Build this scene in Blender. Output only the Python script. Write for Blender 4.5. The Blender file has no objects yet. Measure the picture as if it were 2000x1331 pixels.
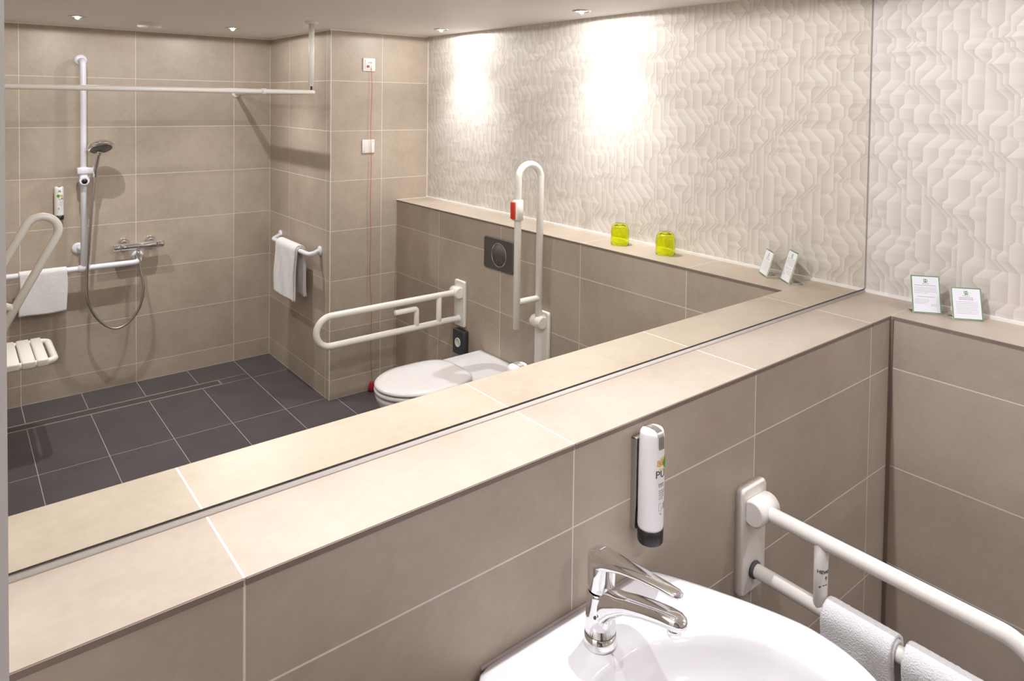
import bpy, bmesh, math, random
from mathutils import Vector, Matrix
random.seed(7)
R = math.radians
scene = bpy.context.scene
COL = scene.collection

# ------------------------------------------------------------------ camera, world, exposure
cam_d = bpy.data.cameras.new('camera'); cam = bpy.data.objects.new('camera', cam_d); COL.objects.link(cam)
FPX, CX, CY = 1383.8, 1038.8, 240.3
YAW, PITCH, ROLL = R(39.661), R(-1.685), R(0.814)
CAMPOS = Vector((-0.5236, -1.1186, 1.8062))
fw = Vector((math.sin(YAW)*math.cos(PITCH), math.cos(YAW)*math.cos(PITCH), math.sin(PITCH)))
rt = Vector((math.cos(YAW), -math.sin(YAW), 0)); up = rt.cross(fw)
r2 = rt*math.cos(ROLL) + up*math.sin(ROLL); u2 = up*math.cos(ROLL) - rt*math.sin(ROLL)
mw = Matrix((r2, u2, -fw)).transposed().to_4x4(); mw.translation = CAMPOS
cam.matrix_world = mw
cam_d.sensor_fit = 'HORIZONTAL'; cam_d.sensor_width = 36.0
cam_d.lens = FPX*36.0/2000.0
cam_d.shift_x = (1000.0-CX)/2000.0
cam_d.shift_y = (CY-665.5)/2000.0
cam_d.clip_start = 0.02
scene.camera = cam

world = bpy.data.worlds.new('world'); scene.world = world; world.use_nodes = True
world.node_tree.nodes['Background'].inputs[0].default_value = (0.75, 0.70, 0.66, 1)
world.node_tree.nodes['Background'].inputs[1].default_value = 0.05
vs = scene.view_settings
vs.view_transform = 'Standard'; vs.look = 'None'; vs.gamma = 1.0; vs.use_curve_mapping = False
vs.exposure = 0.06
try:
    scene.cycles.max_bounces = 14; scene.cycles.diffuse_bounces = 8; scene.cycles.glossy_bounces = 8
    scene.cycles.transmission_bounces = 10
    scene.cycles.sample_clamp_indirect = 4.0
    scene.cycles.caustics_reflective = True; scene.cycles.caustics_refractive = True
    scene.cycles.use_denoising = True
except Exception:
    pass
LAMP_COL = (0.955, 0.972, 1.03)
LAMP_WIDE, LAMP_CORE = 11.0, 44.0      # spill and beam of one downlight

# ------------------------------------------------------------------ room measures (y points into the mirror; the room lies at y < 0)
D = 0.1785; H = 1.1746; XW = 1.8995; XS = 1.6794; YB = 2.870; YS = 3.8827; XR = 1.2357; ZC = 2.2203
XL = -0.503; Z1 = 0.1169; TW = 0.5932
XJ = [-0.2245 + TW*k for k in range(4)]
ZJ = [Z1 + 0.3*k for k in range(7)]
KJ = [0.5891 + TW*k for k in range(4)]
VJ = [0.9907 - TW*k for k in range(3)]

# ------------------------------------------------------------------ materials
def mat(name, col, rough=0.5, metal=0.0, spec=0.5, coat=0.0):
    m = bpy.data.materials.new(name); m.use_nodes = True
    b = m.node_tree.nodes['Principled BSDF']
    b.inputs['Base Color'].default_value = (*col, 1); b.inputs['Roughness'].default_value = rough
    b.inputs['Metallic'].default_value = metal; b.inputs['Specular IOR Level'].default_value = spec
    b.inputs['Coat Weight'].default_value = coat; b.inputs['Coat Roughness'].default_value = 0.08
    return m
def nodes(m):
    nt = m.node_tree; return nt, nt.nodes, nt.links, nt.nodes['Principled BSDF']
def stone(name, c1, c2, rough, scale=5.0, bump=0.02, rnd=0.08):
    """mottled porcelain stoneware: two noises in world space, a little per-tile variation"""
    m = mat(name, c1, rough, spec=0.4); nt, n, l, b = nodes(m)
    geo = n.new('ShaderNodeNewGeometry')
    n1 = n.new('ShaderNodeTexNoise'); n1.inputs['Scale'].default_value = scale; n1.inputs['Detail'].default_value = 6
    n1.inputs['Roughness'].default_value = 0.62
    n2 = n.new('ShaderNodeTexNoise'); n2.inputs['Scale'].default_value = scale*14; n2.inputs['Detail'].default_value = 4
    for q in (n1, n2): l.new(geo.outputs['Position'], q.inputs['Vector'])
    ad = n.new('ShaderNodeMath'); ad.operation = 'MULTIPLY_ADD'; ad.inputs[1].default_value = 0.3
    l.new(n2.outputs[0], ad.inputs[0]); l.new(n1.outputs[0], ad.inputs[2])
    rp = n.new('ShaderNodeValToRGB'); e = rp.color_ramp.elements
    e[0].position = 0.42; e[0].color = (*c2, 1); e[1].position = 0.86; e[1].color = (*c1, 1)
    l.new(ad.outputs[0], rp.inputs[0])
    oi = n.new('ShaderNodeObjectInfo'); mr = n.new('ShaderNodeMapRange')
    mr.inputs['To Min'].default_value = 1-rnd; mr.inputs['To Max'].default_value = 1+rnd*0.6
    l.new(oi.outputs['Random'], mr.inputs[0])
    hs = n.new('ShaderNodeHueSaturation'); l.new(mr.outputs[0], hs.inputs['Value']); l.new(rp.outputs[0], hs.inputs['Color'])
    l.new(hs.outputs[0], b.inputs['Base Color'])
    bp = n.new('ShaderNodeBump'); bp.inputs['Strength'].default_value = 0.25; bp.inputs['Distance'].default_value = bump*0.05
    l.new(n2.outputs[0], bp.inputs['Height']); l.new(bp.outputs[0], b.inputs['Normal'])
    return m
M = {}
M['wall_tile'] = stone('beige_stoneware', (0.490, 0.410, 0.338), (0.395, 0.322, 0.258), 0.40, 4.0)
M['floor_tile'] = stone('dark_stoneware', (0.088, 0.076, 0.081), (0.065, 0.057, 0.062), 0.34, 5.0, rnd=0.05)
M['grout'] = mat('pale_grout', (0.73, 0.66, 0.595), 0.9, spec=0.2)
M['floor_grout'] = mat('grey_grout', (0.36, 0.33, 0.32), 0.9, spec=0.2)
M['ceiling'] = mat('ceiling_paint', (0.84, 0.81, 0.785), 0.5, spec=0.25)
M['paint'] = mat('white_paint', (0.80, 0.755, 0.715), 0.5)
M['wallpaper'] = mat('cream_wallpaper', (0.655, 0.575, 0.505), 0.62, spec=0.25)
M['seal'] = mat('white_sealant', (0.50, 0.455, 0.42), 0.5)
M['seal_white'] = mat('bright_sealant', (0.84, 0.81, 0.79), 0.4)
M['edge'] = mat('dark_brown_strip', (0.205, 0.155, 0.128), 0.5)
M['seal_dark'] = mat('brown_sealant', (0.20, 0.155, 0.125), 0.5)
M['seal_grey'] = mat('grey_sealant', (0.42, 0.36, 0.35), 0.5)
M['ceramic'] = mat('white_ceramic', (0.74, 0.72, 0.735), 0.12, spec=0.6, coat=0.5)
M['seat_plastic'] = mat('white_seat_plastic', (0.74, 0.71, 0.71), 0.2, spec=0.5)
M['nylon'] = mat('white_nylon', (0.80, 0.76, 0.71), 0.25, spec=0.5)
M['riser_white'] = mat('cool_white_tube', (0.74, 0.73, 0.79), 0.25, spec=0.5)
M['chrome'] = mat('chrome', (0.86, 0.86, 0.87), 0.045, metal=1.0)
M['steel'] = mat('brushed_steel', (0.55, 0.53, 0.50), 0.28, metal=1.0)
M['drain_plate'] = mat('dark_drain_plate', (0.065, 0.057, 0.05), 0.5)
M['spray'] = mat('grey_spray_plate', (0.16, 0.155, 0.15), 0.35, metal=0.4)
M['black'] = mat('black_plastic', (0.012, 0.012, 0.014), 0.35)
M['red'] = mat('red_plastic', (0.62, 0.035, 0.02), 0.4)
M['red_dark'] = mat('dark_red_plastic', (0.38, 0.01, 0.015), 0.35)
M['pink_red'] = mat('magenta_red_button', (0.45, 0.05, 0.09), 0.4)
M['cord'] = mat('red_cord', (0.50, 0.09, 0.07), 0.7)
M['flush'] = mat('dark_flush_plate', (0.085, 0.075, 0.066), 0.5)
M['socket_frame'] = mat('anthracite_socket', (0.055, 0.053, 0.062), 0.3)
M['switch'] = mat('white_switch_plastic', (0.80, 0.77, 0.74), 0.35)
M['tube'] = mat('white_tube_plastic', (0.82, 0.79, 0.80), 0.3)
M['print_dark'] = mat('print_dark', (0.07, 0.065, 0.075), 0.6)
M['print_grey'] = mat('print_grey', (0.33, 0.32, 0.34), 0.6)
M['print_green'] = mat('print_green', (0.06, 0.22, 0.05), 0.6)
M['leaf_green'] = mat('leaf_green', (0.055, 0.32, 0.015), 0.5)
M['print_yellow'] = mat('print_yellow', (0.70, 0.66, 0.03), 0.5)
M['print_orange'] = mat('print_orange', (0.75, 0.35, 0.03), 0.5)
M['paper'] = mat('white_paper', (0.78, 0.77, 0.82), 0.6)
M['mirror_edge'] = mat('mirror_edge', (0.045, 0.04, 0.035), 0.25)
def towel_mat():
    m = mat('white_terry', (0.80, 0.775, 0.78), 0.95, spec=0.1); nt, n, l, b = nodes(m)
    b.inputs['Sheen Weight'].default_value = 0.3
    tc = n.new('ShaderNodeTexCoord')
    n1 = n.new('ShaderNodeTexNoise'); n1.inputs['Scale'].default_value = 330; n1.inputs['Detail'].default_value = 3
    l.new(tc.outputs['Object'], n1.inputs['Vector'])
    bp = n.new('ShaderNodeBump'); bp.inputs['Strength'].default_value = 0.8; bp.inputs['Distance'].default_value = 0.004
    l.new(n1.outputs[0], bp.inputs['Height']); l.new(bp.outputs[0], b.inputs['Normal'])
    return m
M['towel'] = towel_mat()
def glass_mat(name, col, rough=0.02, ior=1.45):
    m = mat(name, col, rough); b = m.node_tree.nodes['Principled BSDF']
    b.inputs['Transmission Weight'].default_value = 1.0; b.inputs['IOR'].default_value = ior
    return m
M['acrylic'] = glass_mat('clear_acrylic', (0.90, 0.97, 0.90))
M['green_glass'] = glass_mat('lime_glass', (0.90, 0.95, 0.08), 0.06, 1.4)
def mirror_mat():
    m = bpy.data.materials.new('silvered_mirror'); m.use_nodes = True
    nt = m.node_tree; nt.nodes.clear()
    o = nt.nodes.new('ShaderNodeOutputMaterial'); g = nt.nodes.new('ShaderNodeBsdfGlossy')
    g.inputs['Color'].default_value = (0.93, 0.918, 0.85, 1); g.inputs['Roughness'].default_value = 0.0
    nt.links.new(g.outputs[0], o.inputs[0]); return m
M['mirror'] = mirror_mat()
def emit(name, col, s):
    m = mat(name, (0.9, 0.9, 0.9), 0.4); b = m.node_tree.nodes['Principled BSDF']
    b.inputs['Emission Color'].default_value = (*col, 1); b.inputs['Emission Strength'].default_value = s
    return m
M['lens'] = emit('lamp_lens', (1.0, 0.97, 0.94), 6.0)

# ------------------------------------------------------------------ mesh helpers
class MB:
    def __init__(self): self.bm = bmesh.new()
    def verts(self, pts): return [self.bm.verts.new(p) for p in pts]
    def face(self, vs, smooth=False):
        try:
            f = self.bm.faces.new(vs); f.smooth = smooth; return f
        except ValueError: return None
    def box(self, c, s, bev=0.0, seg=2, rot=None):
        """box centred at c with full sizes s, edges rounded by bev"""
        b2 = bmesh.new(); bmesh.ops.create_cube(b2, size=1.0)
        for v in b2.verts: v.co = Vector((v.co.x*s[0], v.co.y*s[1], v.co.z*s[2]))
        if bev > 0:
            bmesh.ops.bevel(b2, geom=list(b2.edges), offset=min(bev, min(s)*0.49), segments=seg, profile=0.5, affect='EDGES')
            for f in b2.faces: f.smooth = True
        self._merge(b2, c, rot); return self
    def _merge(self, b2, c=(0, 0, 0), rot=None):
        mx = Matrix.Translation(Vector(c)) @ (rot.to_4x4() if rot is not None else Matrix())
        mp = {v: self.bm.verts.new(mx @ v.co) for v in b2.verts}
        for f in b2.faces:
            g = self.face([mp[v] for v in f.verts])
            if g: g.smooth = f.smooth
        b2.free()
    def loft(self, rings, cap0=True, cap1=True, closed=True, smooth=True):
        vr = [self.verts(r) for r in rings]; n = len(rings[0])
        for a, b in zip(vr[:-1], vr[1:]):
            for i in range(n if closed else n-1):
                j = (i+1) % n; self.face([a[i], a[j], b[j], b[i]], smooth)
        if cap0: self.face(list(reversed(vr[0])), False)
        if cap1: self.face(vr[-1], False)
        return self
    def lathe(self, prof, c=(0, 0, 0), axis='z', seg=28, cap0=True, cap1=True, rot=None):
        """prof: list of (radius, height)"""
        rings = []
        for r, h in prof:
            ring = []
            for i in range(seg):
                a = 2*math.pi*i/seg; p = Vector((r*math.cos(a), r*math.sin(a), h))
                if axis == 'x': p = Vector((p.z, p.x, p.y))
                elif axis == 'y': p = Vector((p.y, p.z, p.x))
                if rot is not None: p = rot @ p
                ring.append(p + Vector(c))
            rings.append(ring)
        return self.loft(rings, cap0, cap1)
    def tube(self, pts, r, seg=14, bend=0.0, nb=8, round_ends=True):
        path = fillet([Vector(p) for p in pts], bend, nb)
        if not isinstance(r, (list, tuple)): rr = [r]*len(path)
        else: rr = [r[0] + (r[1]-r[0])*i/(len(path)-1) for i in range(len(path))]
        t0 = (path[1]-path[0]).normalized()
        ref = Vector((0, 0, 1)) if abs(t0.z) < 0.9 else Vector((1, 0, 0))
        nrm = (ref - t0*ref.dot(t0)).normalized(); rings = []; prev = t0
        for i, p in enumerate(path):
            if i == 0: t = t0
            elif i == len(path)-1: t = (path[i]-path[i-1]).normalized()
            else: t = ((path[i+1]-path[i]).normalized() + (path[i]-path[i-1]).normalized()).normalized()
            q = prev.rotation_difference(t); nrm = (q @ nrm).normalized(); prev = t
            bn = t.cross(nrm)
            rings.append([p + (nrm*math.cos(2*math.pi*k/seg) + bn*math.sin(2*math.pi*k/seg))*rr[i] for k in range(seg)])
        if round_ends:
            def endcap(ring, p, d, rad):
                out = []
                for a in (30, 60, 82):
                    out.append([p + (v-p)*math.cos(R(a)) + d*rad*0.35*math.sin(R(a)) for v in ring])
                return out
            e1 = endcap(rings[-1], path[-1], (path[-1]-path[-2]).normalized(), rr[-1])
            e0 = endcap(rings[0], path[0], (path[0]-path[1]).normalized(), rr[0])
            rings = list(reversed(e0)) + rings + e1
        return self.loft(rings)
    def prism(self, outline, axis, a0, a1, smooth=False):
        """extrude a 2-D outline along an axis from a0 to a1"""
        def P(p, a):
            return Vector((a, p[0], p[1])) if axis == 'x' else Vector((p[0], a, p[1])) if axis == 'y' else Vector((p[0], p[1], a))
        return self.loft([[P(p, a0) for p in outline], [P(p, a1) for p in outline]], smooth=smooth)
    def build(self, name, m, parent=None, loc=None, rot=None):
        bmesh.ops.recalc_face_normals(self.bm, faces=list(self.bm.faces))
        me = bpy.data.meshes.new(name); self.bm.to_mesh(me); self.bm.free()
        for x in (m if isinstance(m, (list, tuple)) else [m]): me.materials.append(x)
        o = bpy.data.objects.new(name, me); COL.objects.link(o)
        if parent is not None: o.parent = parent
        if loc is not None: o.location = loc
        if rot is not None: o.rotation_euler = rot
        return o
def fillet(pts, bend, nb):
    if bend <= 0 or len(pts) < 3: return pts
    out = [pts[0]]
    for i in range(1, len(pts)-1):
        p, a, b = pts[i], pts[i-1], pts[i+1]
        u = (a-p).normalized(); v = (b-p).normalized(); ang = u.angle(v)
        if ang > 3.10: out.append(p); continue
        t = min(bend/math.tan(ang/2), (a-p).length*0.499, (b-p).length*0.499); rad = t*math.tan(ang/2)
        c = p + (u+v).normalized()*(rad/math.sin(ang/2)); s = p+u*t; e = p+v*t
        vs_, ve = s-c, e-c; tot = vs_.angle(ve); ax = vs_.cross(ve).normalized()
        for k in range(nb+1): out.append(c + Matrix.Rotation(tot*k/nb, 3, ax) @ vs_)
    out.append(pts[-1]); return out
def rrect(w, h, r, n=5):
    o = []
    for cx, cy, a0 in ((w/2-r, h/2-r, 0), (-w/2+r, h/2-r, 90), (-w/2+r, -h/2+r, 180), (w/2-r, -h/2+r, 270)):
        for k in range(n+1):
            a = R(a0+90*k/n); o.append((cx+r*math.cos(a), cy+r*math.sin(a)))
    return o
def smooth_closed(pts, n):
    """closed Catmull-Rom through pts, n samples evenly by length"""
    dense = []; m = len(pts)
    for i in range(m):
        p0, p1, p2, p3 = (Vector(pts[(i+k-1) % m]) for k in range(4))
        for s in range(16):
            t = s/16
            dense.append(0.5*((2*p1) + (p2-p0)*t + (2*p0-5*p1+4*p2-p3)*t*t + (3*p1-p0-3*p2+p3)*t**3))
    L = [0]
    for i in range(len(dense)): L.append(L[-1] + (dense[(i+1) % len(dense)]-dense[i]).length)
    out = []; j = 0
    for k in range(n):
        s = L[-1]*k/n
        while L[j+1] < s: j += 1
        f = (s-L[j])/(L[j+1]-L[j]); out.append(dense[j].lerp(dense[(j+1) % len(dense)], f))
    return out
def V(x, y, z): return Vector((x, -y, z))      # a point measured in the mirror image (y behind the glass) -> its place in the room
def tag(o, label=None, cat=None, group=None, kind=None):
    if label: o['label'] = label
    if cat: o['category'] = cat
    if group: o['group'] = group
    if kind: o['kind'] = kind
    return o
def thing(name, label, cat, loc=(0, 0, 0), group=None):
    o = bpy.data.objects.new(name, None); o.empty_display_size = 0.05; COL.objects.link(o); o.location = loc
    return tag(o, label, cat, group)
def part(mb, name, m, parent):
    """mesh given in world space, made a child of a thing standing at its own place"""
    o = mb.build(name, m)
    base = Vector((0, 0, 0)); q = parent
    while q is not None: base += q.location; q = q.parent
    o.data.transform(Matrix.Translation(-base)); o.parent = parent
    return o
def struct(mb, name, m): return tag(mb.build(name, m), kind='structure')

# ------------------------------------------------------------------ room shell
def slab(mb, x0, x1, y0, y1, z0, z1): return mb.box(((x0+x1)/2, (y0+y1)/2, (z0+z1)/2), (abs(x1-x0), abs(y1-y0), abs(z1-z0)))
G = 0.0001                                                        # tiles stand this far proud of the grout
floor = struct(slab(MB(), -1.6, 2.0, -4.0, 0.1, -0.12, -G), 'floor', M['floor_grout'])
ceiling = struct(slab(MB(), -1.6, 2.0, -4.0, 0.1, ZC, ZC+0.1), 'ceiling', M['ceiling'])
mb = MB(); slab(mb, -0.62, XW+0.1, 0.006, 0.12, 0, ZC); slab(mb, XL, XW, -D+G, 0.006, -0.01, H-0.012)
wall_front = struct(mb, 'wall_front', [M['grout']])
mb = MB(); slab(mb, XW, XW+0.1, -YB-0.1, 0.006, 0, ZC); slab(mb, XS+G, XW, -YB, -D, -0.01, H-0.012)
wall_right = struct(mb, 'wall_right', [M['grout']])
wall_back = struct(slab(MB(), XR+G, XW+0.1, -YB-0.1, -YB-G, 0, ZC), 'wall_back', M['grout'])
wall_recess = struct(slab(MB(), XR+G, XR+0.1, -YS-0.1, -YB-0.1, 0, ZC), 'wall_recess', M['grout'])
wall_shower = struct(slab(MB(), -0.62, XR+G, -YS-0.1, -YS-G, 0, ZC), 'wall_shower', M['grout'])
mb = MB(); slab(mb, -0.62, XL-G, -0.58, 0.006, 0, ZC); slab(mb, -0.62, XL-G, -YS-0.1, -1.70, 0, ZC); slab(mb, -0.62, XL-G, -1.70, -0.58, 2.06, ZC)
wall_left = struct(mb, 'wall_left', M['paint'])
mb = MB(); slab(mb, -1.70, -1.6, -4.0, 0.1, 0, ZC); slab(mb, -1.6, -0.62, 0.0, 0.1, 0, ZC); slab(mb, -1.6, -0.62, -4.0, -3.9, 0, ZC)
wall_hallway = struct(mb, 'wall_hallway', M['paint'])
# door frame whose edge runs down the left border of the picture
mb = MB()
for ya, yb in ((-0.50, -0.58), (-1.70, -1.78)):
    slab(mb, -0.625, -0.4953, ya, yb, 0, 2.14)
slab(mb, -0.625, -0.4953, -0.58, -1.70, 2.06, 2.14)
struct(mb, 'door_1', M['paint'])

# ------------------------------------------------------------------ tiles: each one an object
TILE_MESH = {}
def tile(parent, o, ua, va, u0, u1, v0, v1, m, gap=0.0031, t=0.008):
    w, h = u1-u0-gap, v1-v0-gap
    if w < 0.006 or h < 0.006: return
    key = (round(w, 4), round(h, 4), m.name, t)
    if key not in TILE_MESH:
        me = bpy.data.meshes.new('tile'); e = 0.0002
        ring = lambda x, y, z: [(-x, -y, z), (x, -y, z), (x, y, z), (-x, y, z)]
        vsx = ring(w/2, h/2, -t) + ring(w/2, h/2, -e) + ring(w/2-e, h/2-e, 0)
        fs = [(8, 9, 10, 11), (3, 2, 1, 0)] + [(a*4+i, a*4+(i+1) % 4, (a+1)*4+(i+1) % 4, (a+1)*4+i) for a in (0, 1) for i in range(4)]
        me.from_pydata(vsx, [], fs); me.materials.append(m); TILE_MESH[key] = me
    ob = bpy.data.objects.new('tile', TILE_MESH[key]); COL.objects.link(ob); ob.parent = parent
    ua, va = Vector(ua), Vector(va); n = ua.cross(va)
    mx = Matrix((ua, va, n)).transposed().to_4x4()
    mx.translation = Vector(o) + ua*((u0+u1)/2) + va*((v0+v1)/2)
    mx.translation += n*random.uniform(0, 0.00004)
    ob.matrix_local = mx
def tile_wall(parent, o, ua, va, us, vsx, m, skip=None, **k):
    for a, b in zip(us[:-1], us[1:]):
        for c, d in zip(vsx[:-1], vsx[1:]):
            if skip and skip(a, b, c, d): continue
            tile(parent, o, ua, va, a, b, c, d, m, **k)
Z = (0, 0, 1)
low = [0.0] + [z for z in ZJ if z < H-0.05] + [H-0.0105]
full = [0.0] + ZJ[:-1] + [1.9169, ZC] if False else [0.0] + ZJ + [ZC-0.002]
tile_wall(wall_front, (0, -D, 0), (1, 0, 0), Z, [XL] + XJ + [XS-0.004], low, M['wall_tile'])
tile_wall(wall_right, (XS, 0, 0), (0, -1, 0), Z, [D+0.006] + KJ + [YB], low, M['wall_tile'])
def back_skip(a, b, c, d): return False
tile_wall(wall_back, (0, -YB, 0), (-1, 0, 0), Z, [-XW, -1.5708], [z for z in ZJ if z > H+0.1] + [ZC-0.002], M['wall_tile'])
tile(wall_back, (0, -YB, 0), (-1, 0, 0), Z, -XW, -1.5708, H+0.002, 1.3169, M['wall_tile'])
tile(wall_back, (0, -YB, 0), (-1, 0, 0), Z, -XS, -1.5708, 1.0169, H+0.0048, M['wall_tile'])
tile_wall(wall_back, (0, -YB, 0), (-1, 0, 0), Z, [-1.5708, -XR], full, M['wall_tile'])
tile_wall(wall_back, (0, -YB, 0), (-1, 0, 0), Z, [-XS, -1.5708], [z for z in full if z < 1.1], M['wall_tile'])
tile_wall(wall_recess, (XR, 0, 0), (0, -1, 0), Z, [YB, 2.930, 3.523, YS], full, M['wall_tile'])
tile_wall(wall_shower, (0, -YS, 0), (-1, 0, 0), Z, [-XR] + [-x for x in VJ] + [-XL], full, M['wall_tile'])
tile_wall(wall_left, (XL, 0, 0), (0, 1, 0), Z, [-YS, -3.40, -2.81, -2.22, -1.78], full, M['wall_tile'])
tile_wall(wall_left, (XL, 0, 0), (0, 1, 0), Z, [-0.50, -0.20, 0.0], [z for z in full if z > H-0.2][0:0] + [H+0.002] + [z for z in ZJ if z > H+0.1] + [ZC-0.002], M['paint'])
# floor, cut round the linear drain
fx = sorted([0.9907 - TW/2*k for k in range(-3, 6)]); fx = [XL] + [x for x in fx if XL+0.01 < x < XW] + [XW]
fy = [0.0, 0.54, 1.133, 1.726, 2.319, 2.9155, 3.512, YS]
DX0, DX1, DY0, DY1 = XL+0.03, 0.812, 3.514, 3.600
for a, b in zip(fx[:-1], fx[1:]):
    for c, d in zip(fy[:-1], fy[1:]):
        b2, d2, c2 = b, d, c
        if c < D and d <= 0.6: c2 = D
        if a >= XS-0.02: continue
        b2 = min(b, XS)
        if c2 > YB-0.001 or d > YB+0.1:
            if a >= XR: d2 = min(d, YB)
            elif b > XR: b2 = XR
            if a >= XR and c2 >= YB-0.06: continue
        if d2 <= c2: continue
        O = ((0, 0, 0), (1, 0, 0), (0, 1, 0))
        if a < DX1 and d > DY0-0.2:
            if c < 3.2: tile(floor, *O, a, b2, -d2, -c2, M['floor_tile'])
            else:
                tile(floor, *O, a, b2, -d2, -DY1, M['floor_tile'])
                if b2 > DX1: tile(floor, *O, DX1, b2, -DY1, -c2, M['floor_tile'])
            continue
        tile(floor, *O, a, b2, -d2, -c2, M['floor_tile'])
# ledge slabs
trim_1 = struct(slab(MB(), XL, XW, -D+G, 0.0, H-0.012, H-G), 'trim_1', M['grout'])
tile_wall(trim_1, (0, 0, H), (1, 0, 0), (0, 1, 0), [XL] + XJ + [XW], [-D-0.0018, -0.002], M['wall_tile'], t=0.0095)
trim_2 = struct(slab(MB(), XS+G, XW, -YB, -D, H-0.012, H-G), 'trim_2', M['grout'])
tile_wall(trim_2, (0, 0, H), (1, 0, 0), (0, 1, 0), [XS-0.0018, XW], [-YB] + [-k for k in KJ[::-1]] + [-D], M['wall_tile'], t=0.0095)
# darker brown strips along the front of the ledge, one to a tile
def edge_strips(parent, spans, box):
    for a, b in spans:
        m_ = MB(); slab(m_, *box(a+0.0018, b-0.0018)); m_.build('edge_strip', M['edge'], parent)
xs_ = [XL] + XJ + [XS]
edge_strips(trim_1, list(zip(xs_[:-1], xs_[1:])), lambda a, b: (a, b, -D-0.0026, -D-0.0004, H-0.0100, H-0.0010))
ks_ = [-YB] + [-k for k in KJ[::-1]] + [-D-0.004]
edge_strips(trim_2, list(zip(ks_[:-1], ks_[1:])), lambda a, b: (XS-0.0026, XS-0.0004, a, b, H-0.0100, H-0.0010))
# beads of sealant and edge strips
def strip(name, pts_boxes, m):
    mb = MB()
    for b in pts_boxes: slab(mb, *b)
    return struct(mb, name, m)
strip('trim_3', [(XW-0.010, XW, -YB, 0, H, H+0.009)], M['seal_white'])
strip('trim_4', [(XS-0.006, XS+0.004, -D-0.010, -D+0.004, 0, H-0.011)], M['seal_dark'])
c = 0.006
strip('trim_5', [(XL, XR, -YS, -YS+c, ZC-c, ZC), (XR-c, XR, -YS, -YB, ZC-c, ZC), (XR-c, XW, -YB, -YB+c, ZC-c, ZC)], M['ceiling'])
strip('trim_6', [(XR-0.0015, XR+0.003, -YB-0.003, -YB+0.0015, 0, ZC-c), (XW-0.006, XW, -YB, -YB+0.006, H+0.006, ZC)], M['grout'])

# wallpaper: pleated relief of zigzag strips running down the right wall
def wallpaper():
    """returns mesh with a printed tone per facet corner (attribute 'print')"""
    U = 0.0155; dep = 0.0004; rng = random.Random(5)
    y0, y1, z0, z1 = 0.0, YB, H+0.003, ZC
    rows = int((z1-z0)/U)+2; nb = int((y1-y0)/(2*U))+8
    B = [[0]*(rows+1) for _ in range(nb)]; S = [[0]*rows for _ in range(nb)]
    for k in range(nb): B[k][0] = 2*k
    seq = []                                                        # every edge zigzags: straight, 45 degrees one way, straight, back
    for k in range(nb):
        st, off, out = rng.randint(0, 5), 0, []
        while len(out) < rows+8:
            out += [0]*rng.choice((0, 1, 1, 2, 3, 4, 6))
            n = rng.choice((1, 2, 2, 2)) if off == 0 else abs(off) + rng.choice((0, 0, 1)); d = -1 if off > 0 else 1 if off < 0 else rng.choice((-1, 1))
            out += [d]*n; off += d*n
        seq.append(out[st:])
    for j in range(rows):
        for k in range(nb): B[k][j+1] = B[k][j] + seq[k][j]
        for k in range(1, nb):
            lo_, hi_ = B[k-1][j+1] + (0 if (k+j//9) % 4 == 0 else 1), B[k-1][j+1] + (4 if (k*5+j//11) % 7 == 0 else 3)
            want = min(max(B[k][j+1], lo_), hi_)
            B[k][j+1] = max(B[k][j]-1, min(B[k][j]+1, want))
            if B[k][j+1] < B[k-1][j+1]: B[k][j+1] = B[k-1][j+1]
        for k in range(nb): S[k][j] = B[k][j+1]-B[k][j]
    vs_, fs, tone = [], [], []
    def P(b, j, hgt):
        y = min(max(y0 + (b-6)*U, y0), y1); z = min(max(z1 - j*U, z0), z1)
        return (XW - 0.0006 - hgt, -y, z)
    def add(pts, ts):
        n = len(vs_); vs_.extend(pts); fs.append(tuple(range(n, n+len(pts)))); tone.extend(ts)
    for k in range(nb-1):
        for j in range(rows):
            a0, a1, b0, b1 = B[k][j], B[k][j+1], B[k+1][j], B[k+1][j+1]
            if (max(b0, b1)-6)*U <= y0 or (min(a0, a1)-6)*U >= y1 or z1-j*U <= z0: continue
            w = max(b0-a0, b1-a1)
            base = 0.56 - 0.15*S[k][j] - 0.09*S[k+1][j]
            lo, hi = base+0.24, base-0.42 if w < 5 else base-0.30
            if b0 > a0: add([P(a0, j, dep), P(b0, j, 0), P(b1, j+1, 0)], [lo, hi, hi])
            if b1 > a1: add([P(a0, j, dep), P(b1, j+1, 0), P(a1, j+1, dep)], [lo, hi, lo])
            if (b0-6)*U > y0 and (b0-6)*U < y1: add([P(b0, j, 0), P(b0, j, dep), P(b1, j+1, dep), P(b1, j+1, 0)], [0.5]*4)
    me = bpy.data.meshes.new('wallpaper'); me.from_pydata(vs_, [], fs)
    at = me.attributes.new('print', 'FLOAT', 'POINT'); at.data.foreach_set('value', tone)
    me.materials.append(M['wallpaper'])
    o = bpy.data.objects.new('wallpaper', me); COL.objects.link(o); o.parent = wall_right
    return o
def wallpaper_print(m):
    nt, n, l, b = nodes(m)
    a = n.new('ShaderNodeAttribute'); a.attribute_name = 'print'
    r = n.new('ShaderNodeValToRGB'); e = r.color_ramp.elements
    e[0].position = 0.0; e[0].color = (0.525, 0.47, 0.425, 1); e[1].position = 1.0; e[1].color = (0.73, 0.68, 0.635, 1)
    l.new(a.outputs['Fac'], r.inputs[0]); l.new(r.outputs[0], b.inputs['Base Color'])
wallpaper_print(M['wallpaper'])
wp_o = wallpaper(); wp_o['label'] = 'cream wallpaper with folded zigzag relief pattern'

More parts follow.
